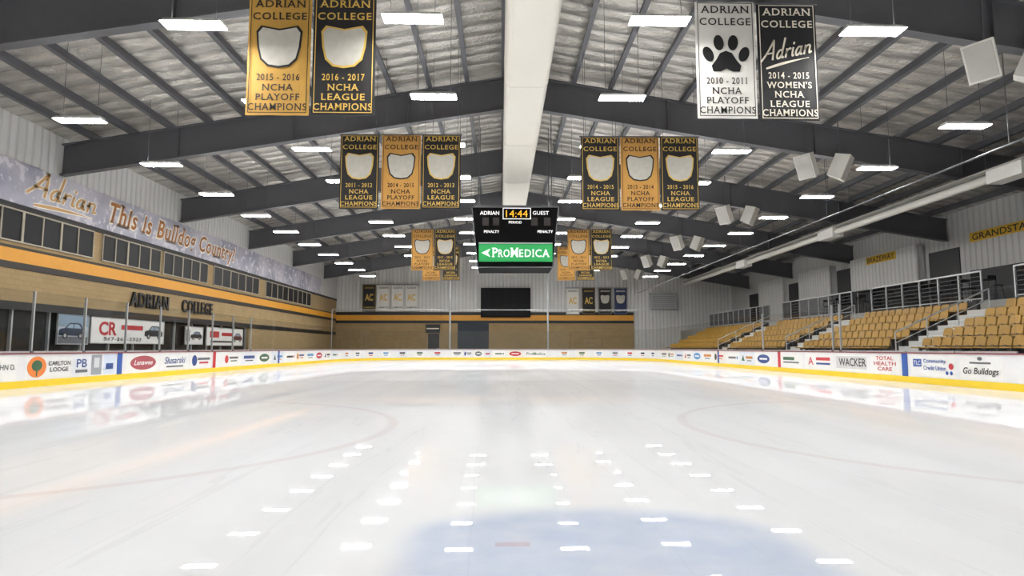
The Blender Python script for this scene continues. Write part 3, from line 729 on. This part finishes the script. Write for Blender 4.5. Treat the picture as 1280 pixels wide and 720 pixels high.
dr2 = struct(MB().box(q.x, r.x, 66.78, 66.87, 0, r.z).build('door_2', M('#26282C', .5)), 'dark steel exit door in the far wall')
MB().box(r.x - .2, r.x - .1, 66.72, 66.78, 1.0, 1.1).build('door_handle', ALU, dr2)
q = P(532, 416, 66.8); r = P(550, 405.5, 66.8)
s_ = thing('notice_panel', 'small black panel above the dark exit door', 'panel', ((q.x + r.x) / 2, 66.8, q.z))
MB().box(q.x, r.x, 66.76, 66.875, q.z, r.z).build('panel', BLACK, s_, s_.location)
MB().box(q.x + .1, r.x - .1, 66.745, 66.76, (q.z + r.z) / 2 - .06, (q.z + r.z) / 2 + .06).build('light_bar', CREAM, s_, s_.location)
for x, l in ((-4.95, 'tall grey net pole at the far end, left of the video board'), (4.6, 'tall grey net pole at the far end, right of the video board')):
    o = thing('net_pole', l, 'pole', (x, 61.0, -.03))
    MB().tube((x, 61.0, -.03), (x, 61.0, 9.5), .09, 10).build('shaft', ALU, o, o.location)
    MB().box(x - .2, x + .2, 60.8, 61.2, -.03, .02).build('base_plate', STEEL, o, o.location)
o = thing('net_rail', 'thin horizontal pipe behind the far net poles', 'pipe', (0, 61.3, 4.85))
MB().tube((-16.5, 61.35, 4.85), (14.2, 61.35, 4.85), .04).build('pipe', ALU, o, o.location)
for x in (-16.5, 14.2): MB().tube((x, 61.35, 4.85), (x, 61.35, -.03), .05).build('end_post', ALU, o, o.location)
o = thing('air_unit', 'grey ventilation unit on white wall at far right corner', 'air unit', (16.6, 66.6, 5.4))
q = P(814, 386, 66.3); r = P(845, 366, 66.3)
MB().box(q.x, r.x, 66.2, 66.995, q.z, r.z).build('casing', M('#AEB0B0', .5), o, o.location)
for i in range(7):
    z = q.z + .2 + (r.z - q.z - .4) * i / 6; MB().box(q.x + .15, r.x - .15, 66.17, 66.2, z - .03, z + .03).build('louvre', M('#77797A'), o, o.location)

# ------------------------------------------------------------------ speakers on the right
def speaker(loc, rz, tilt, label):
    o = thing('loudspeaker', label, 'loudspeaker', loc, 'white loudspeakers hung from the roof')
    R = Euler((tilt, 0, rz)).to_matrix(); w, h, dp = .36, .5, .3
    b = [(-w, -dp, -h), (w, -dp, -h), (w * .55, dp, -h * .9), (-w * .55, dp, -h * .9), (-w, -dp, h), (w, -dp, h), (w * .55, dp, h * .9), (-w * .55, dp, h * .9)]
    MB().add([R @ Vector(p_) for p_ in b], [(3, 2, 1, 0), (4, 5, 6, 7), (0, 1, 5, 4), (1, 2, 6, 5), (2, 3, 7, 6), (3, 0, 4, 7)]).build('cabinet', M('#D8D6CF', .5), o)
    g = MB(); g.box(-w + .05, w - .05, -dp - .02, -dp, -h + .05, h - .05); g.v = [R @ p_ for p_ in g.v]; g.build('grille', M('#B5B3AD', .7), o)
    top = roof(loc[0]) - .02 - loc[2]
    MB().tube((0, 0, h * .8), (0, 0, top), .02, 6).build('hanger', STEEL, o)
for i, y in enumerate(FY[1:]):
    nm = ['nearest', 'second', 'third', 'fourth', 'fifth', 'farthest'][i]
    speaker((12.45, y - .3, 8.5), math.radians(-58), math.radians(24), 'white hanging loudspeaker turned towards the ice, %s pair from the camera' % nm)
    speaker((13.75, y - .3, 8.45), math.radians(50), math.radians(24), 'white hanging loudspeaker turned towards the stands, %s pair from the camera' % nm)

o = thing('heating_duct', 'long white heater tube hung above the stands on the right', 'duct', (18.5, 30, 7.3))
MB().tube((18.5, 8, 7.5), (18.5, 62, 7.5), .17, 14).build('tube', M('#DAD8D2', .45), o, o.location, True)
for y in (11.5, 21.0, 33.5, 46): MB().box(18.2, 18.8, y, y + 1.6, 7.22, 7.75).build('burner_box', M('#E4E3DF', .5), o, o.location)
MB().box(18.05, 18.95, 8, 62, 7.7, 7.73).build('reflector', M('#BBBBB8', .3, .6), o, o.location)
for i in range(12):
    y = 9 + 4.65 * i; MB().tube((18.5, y, 7.6), (18.5, y, roof(18.5) - .02), .012, 5).build('hanger', STEELD, o, o.location)
o = thing('net_cable', 'thin dark cable for the spectator net above the right boards', 'cable', (13.5, 35, 6.5))
MB().tube((13.5, 8, 6.5), (13.5, 61, 6.5), .03, 6).build('cable', STEELD, o, o.location)
for y in FY[1:]: MB().tube((13.5, y + .4, 6.5), (13.5, y + .4, roof(13.5) - .29), .012, 5).build('dropper', STEELD, o, o.location)

# ------------------------------------------------------------------ stands
TX0, DX, TZ0, DZ, NR = 15.1, .82, .72, .37, 5
DKX, DKZ = TX0 + DX * NR + .15, 3.0
blocks = [(12.0, 23.2, 'nearest the camera'), (24.8, 32.4, 'second from the camera'), (34.2, 42.8, 'third from the camera'), (44.8, 58.0, 'farthest from the camera')]
TIER = M('#3F4044', .8, 0, .12, 2)
for a, b, nm in blocks:
    o = thing('seating_tier', 'dark stepped seating tier under yellow seats, ' + nm, 'stand', (TX0, (a + b) / 2, -.03), 'stepped seating tiers')
    m = MB()
    for r_ in range(NR):
        m.box(TX0 + DX * r_, TX0 + DX * (r_ + 1), a, b, -.03, TZ0 + DZ * r_ - .02)
    m.box(TX0 + DX * NR, DKX, a, b, -.03, DKZ)
    tb = m.build('tier_body', TIER, o, o.location)
    for r_ in range(NR): MB().box(TX0 + DX * r_ - .02, TX0 + DX * (r_ + 1), a, b, TZ0 + DZ * r_ - .02, TZ0 + DZ * r_).build('tread', M('#55565A', .8), o, o.location)
for i in range(3):
    a, b = blocks[i][1], blocks[i + 1][0]
    o = thing('stair_flight', 'pale grey aisle stairs between yellow seat blocks, %s from the camera' % ORD[i], 'stairs', (TX0, (a + b) / 2, -.03), 'aisle stairs in the stands')
    m = MB()
    for q in range(14):
        x = TX0 - .82 + .41 * q; z = .15 + .205 * (q + 1)
        if x > DKX - .3: break
        x1 = min(x + .41, DKX)
        m.box(x, x1, a + .01, b - .01, -.03, z)
        MB().box(x - .01, x + .06, a + .01, b - .01, z, z + .01).build('step_edge', WHITE, o, o.location)
    m.build('steps', M('#B9BAB8', .75), o, o.location)
    o = thing('handrail', 'silver aisle handrail on the stairs, %s from the camera' % ORD[i], 'handrail', (TX0, (a + b) / 2, .5), 'aisle handrails')
    yc = (a + b) / 2; LL = DX * NR - .3; sl = DZ / DX
    MB().tube((TX0 + .2, yc, TZ0 + 1.0), (TX0 + .2 + LL, yc, TZ0 + 1.0 + LL * sl), .03).build('top_rail', ALU, o, o.location)
    MB().tube((TX0 + .2, yc, TZ0 + .6), (TX0 + .2 + LL, yc, TZ0 + .6 + LL * sl), .02).build('mid_rail', ALU, o, o.location)
    for q in range(4):
        x = TX0 + .2 + LL * q / 3; zz = TZ0 + (x - TX0 - .2) * sl
        MB().tube((x, yc, zz - .02), (x, yc, zz + 1.0), .025).build('post', ALU, o, o.location)
struct(MB().box(DKX, WR, YN, YF, -.03, DKZ).build('floor_upper', CONC), 'raised concrete walkway behind the seats')
RLX = DKX + .15
for i, (a, b, nm) in enumerate(blocks):
    o = thing('guard_railing', 'metal guard railing on the upper walkway above seat block %s' % nm, 'railing', (RLX, (a + b) / 2, DKZ), 'upper walkway railings')
    MB().box(RLX - .03, RLX + .03, a, b, DKZ + 1.2, DKZ + 1.26).build('top_rail', ALU, o, o.location)
    MB().box(RLX - .02, RLX + .02, a, b, DKZ + .1, DKZ + .14).build('bottom_rail', ALU, o, o.location)
    n = int((b - a) / 1.2)
    for q in range(n + 1):
        y = a + .03 + (b - a - .06) * q / n; MB().box(RLX - .03, RLX + .03, y - .03, y + .03, DKZ, DKZ + 1.2).build('post', ALU, o, o.location)
    for zz in (.3, .48, .66, .84, 1.02): MB().tube((RLX, a, DKZ + zz), (RLX, b, DKZ + zz), .016, 5).build('wire', STEEL, o, o.location)
    MB().box(RLX + .035, RLX + .04, a, b, DKZ + .14, DKZ + 1.2).build('mesh_panel', MAT_MESH, o, o.location)

def seat_meshes():
    p = [(-.22, .40), (-.21, .445), (.12, .43), (.2, .44), (.2, .40), (.1, .385)]
    s = MB().prism([(x, -.23, z) for x, z in p], (0, .46, 0))
    back = MB(); pts = []
    for yy, zz in ((-.23, .48), (.23, .48), (.23, .69), (.20, .75), (.13, .77), (-.13, .77), (-.20, .75), (-.23, .69)):
        pts.append((.2 + (zz - .44) * .25, yy, zz))
    back.prism(pts, (.035, 0, -.008))
    br = MB().box(-.05, .05, -.04, .04, 0, .39).box(.05, .23, -.04, .04, .34, .385).box(.19, .23, -.04, .04, .385, .5)
    return s, back, br
s, bk, br = seat_meshes()
proto = thing('stadium_seat', '', 'seat', (0, 0, 0))
s.build('seat', SEATY, proto); bk.build('backrest', SEATY, proto); br.build('bracket', STEELD, proto)
spots = []
ROWN = ['front row', 'second row', 'third row', 'fourth row', 'top row']
for bi, (a, b, nm) in enumerate(blocks):
    n = int((b - a - .1) / .52)
    for r_ in range(NR):
        x = TX0 + DX * r_ + .4
        for q in range(n):
            y = b - .32 - .52 * q
            if y < x / .80 - 2.0: continue
            spots.append((y, x, TZ0 + DZ * r_, bi, r_, q))
spots.sort(key=lambda t: t[0])
first = True; rest = MB(); NMAX = 298
for i, (y, x, z, bi, r_, q) in enumerate(spots):
    if i < NMAX:
        t = proto if first else copy_tree(proto); first = False
        t.location = (x, y, z); t['group'] = 'yellow stadium seats'
        t['label'] = 'yellow stadium seat, %s, %s from far end, block %s' % (ROWN[r_], ORD[q], blocks[bi][2])
    else:
        for mm in (s, bk): rest.add([p_ + Vector((x, y, z)) for p_ in mm.v], mm.f)
if rest.v:
    o = rest.build('stadium_seats', SEATY, None, (17, 52, .7)); o['kind'] = 'stuff'
    tag(o, 'distant yellow stadium seats filling the far end of the stands', 'seats')

def rsign(y0, y1, z, h, X, text, label):
    o = thing('wall_sign', label, 'sign', (X, (y0 + y1) / 2, z - h / 2))
    pn = MB().box(X - .03, X, min(y0, y1), max(y0, y1), z - h / 2, z + h / 2).build('panel', M('#D9AE33', .5), o, o.location)
    MB().text(text, (X - .036, (y0 + y1) / 2, z), -EY, EZ, abs(y1 - y0) * .92, h * .68, .012).build('lettering', BLACK, pn, o.location)
rsign(32.4, 27.6, 6.95, .5, WR - .01, 'GRANDSTAND', 'gold strip sign reading GRANDSTAND at the right edge')
rsign(41.0, 37.9, 6.88, .5, WR - .51, 'BRAZEWAY', 'small gold sign on the white bulkhead above the stands')

def bar_table(x, y, label):
    o = thing('bar_table', label, 'table', (x, y, DKZ), 'high tables on the walkway')
    MB().tube((x, y, DKZ + 1.02), (x, y, DKZ + 1.06), .4, 20).build('tabletop', DARK, o, o.location)
    MB().tube((x, y, DKZ + .02), (x, y, DKZ + 1.02), .04).build('leg', DARK, o, o.location)
    MB().tube((x, y, DKZ), (x, y, DKZ + .03), .28, 16).build('base', DARK, o, o.location)
def bar_stool(x, y, label):
    o = thing('bar_stool', label, 'stool', (x, y, DKZ), 'stools on the walkway')
    MB().box(x - .19, x + .19, y - .19, y + .19, DKZ + .72, DKZ + .77).build('seat', DARK, o, o.location)
    m = MB()
    for sx in (-.17, .17): m.box(x + sx - .015, x + sx + .015, y + .16, y + .19, DKZ + .77, DKZ + 1.15)
    m.box(x - .19, x + .19, y + .16, y + .19, DKZ + 1.0, DKZ + 1.18); m.build('backrest', DARK, o, o.location)
    for sx in (-1, 1):
        for sy in (-1, 1): MB().tube((x + sx * .22, y + sy * .22, DKZ), (x + sx * .15, y + sy * .15, DKZ + .73), .018, 6).build('leg', DARK, o, o.location)
for i, y in enumerate((26.5, 28.6, 30.7, 33.4, 36.0, 38.5)):
    bar_table(20.8, y, 'dark round high table on the upper walkway, %s from the camera' % ORD[i])
    bar_stool(20.8, y - .75, 'dark stool on the near side of the %s high table from camera' % ORD[i])
    bar_stool(20.8, y + .75, 'dark stool on the far side of the %s high table from camera' % ORD[i])

w = bpy.data.worlds.new('world'); S.world = w; w.use_nodes = True
w.node_tree.nodes['Background'].inputs[0].default_value = (.8, .85, .9, 1); w.node_tree.nodes['Background'].inputs[1].default_value = .2
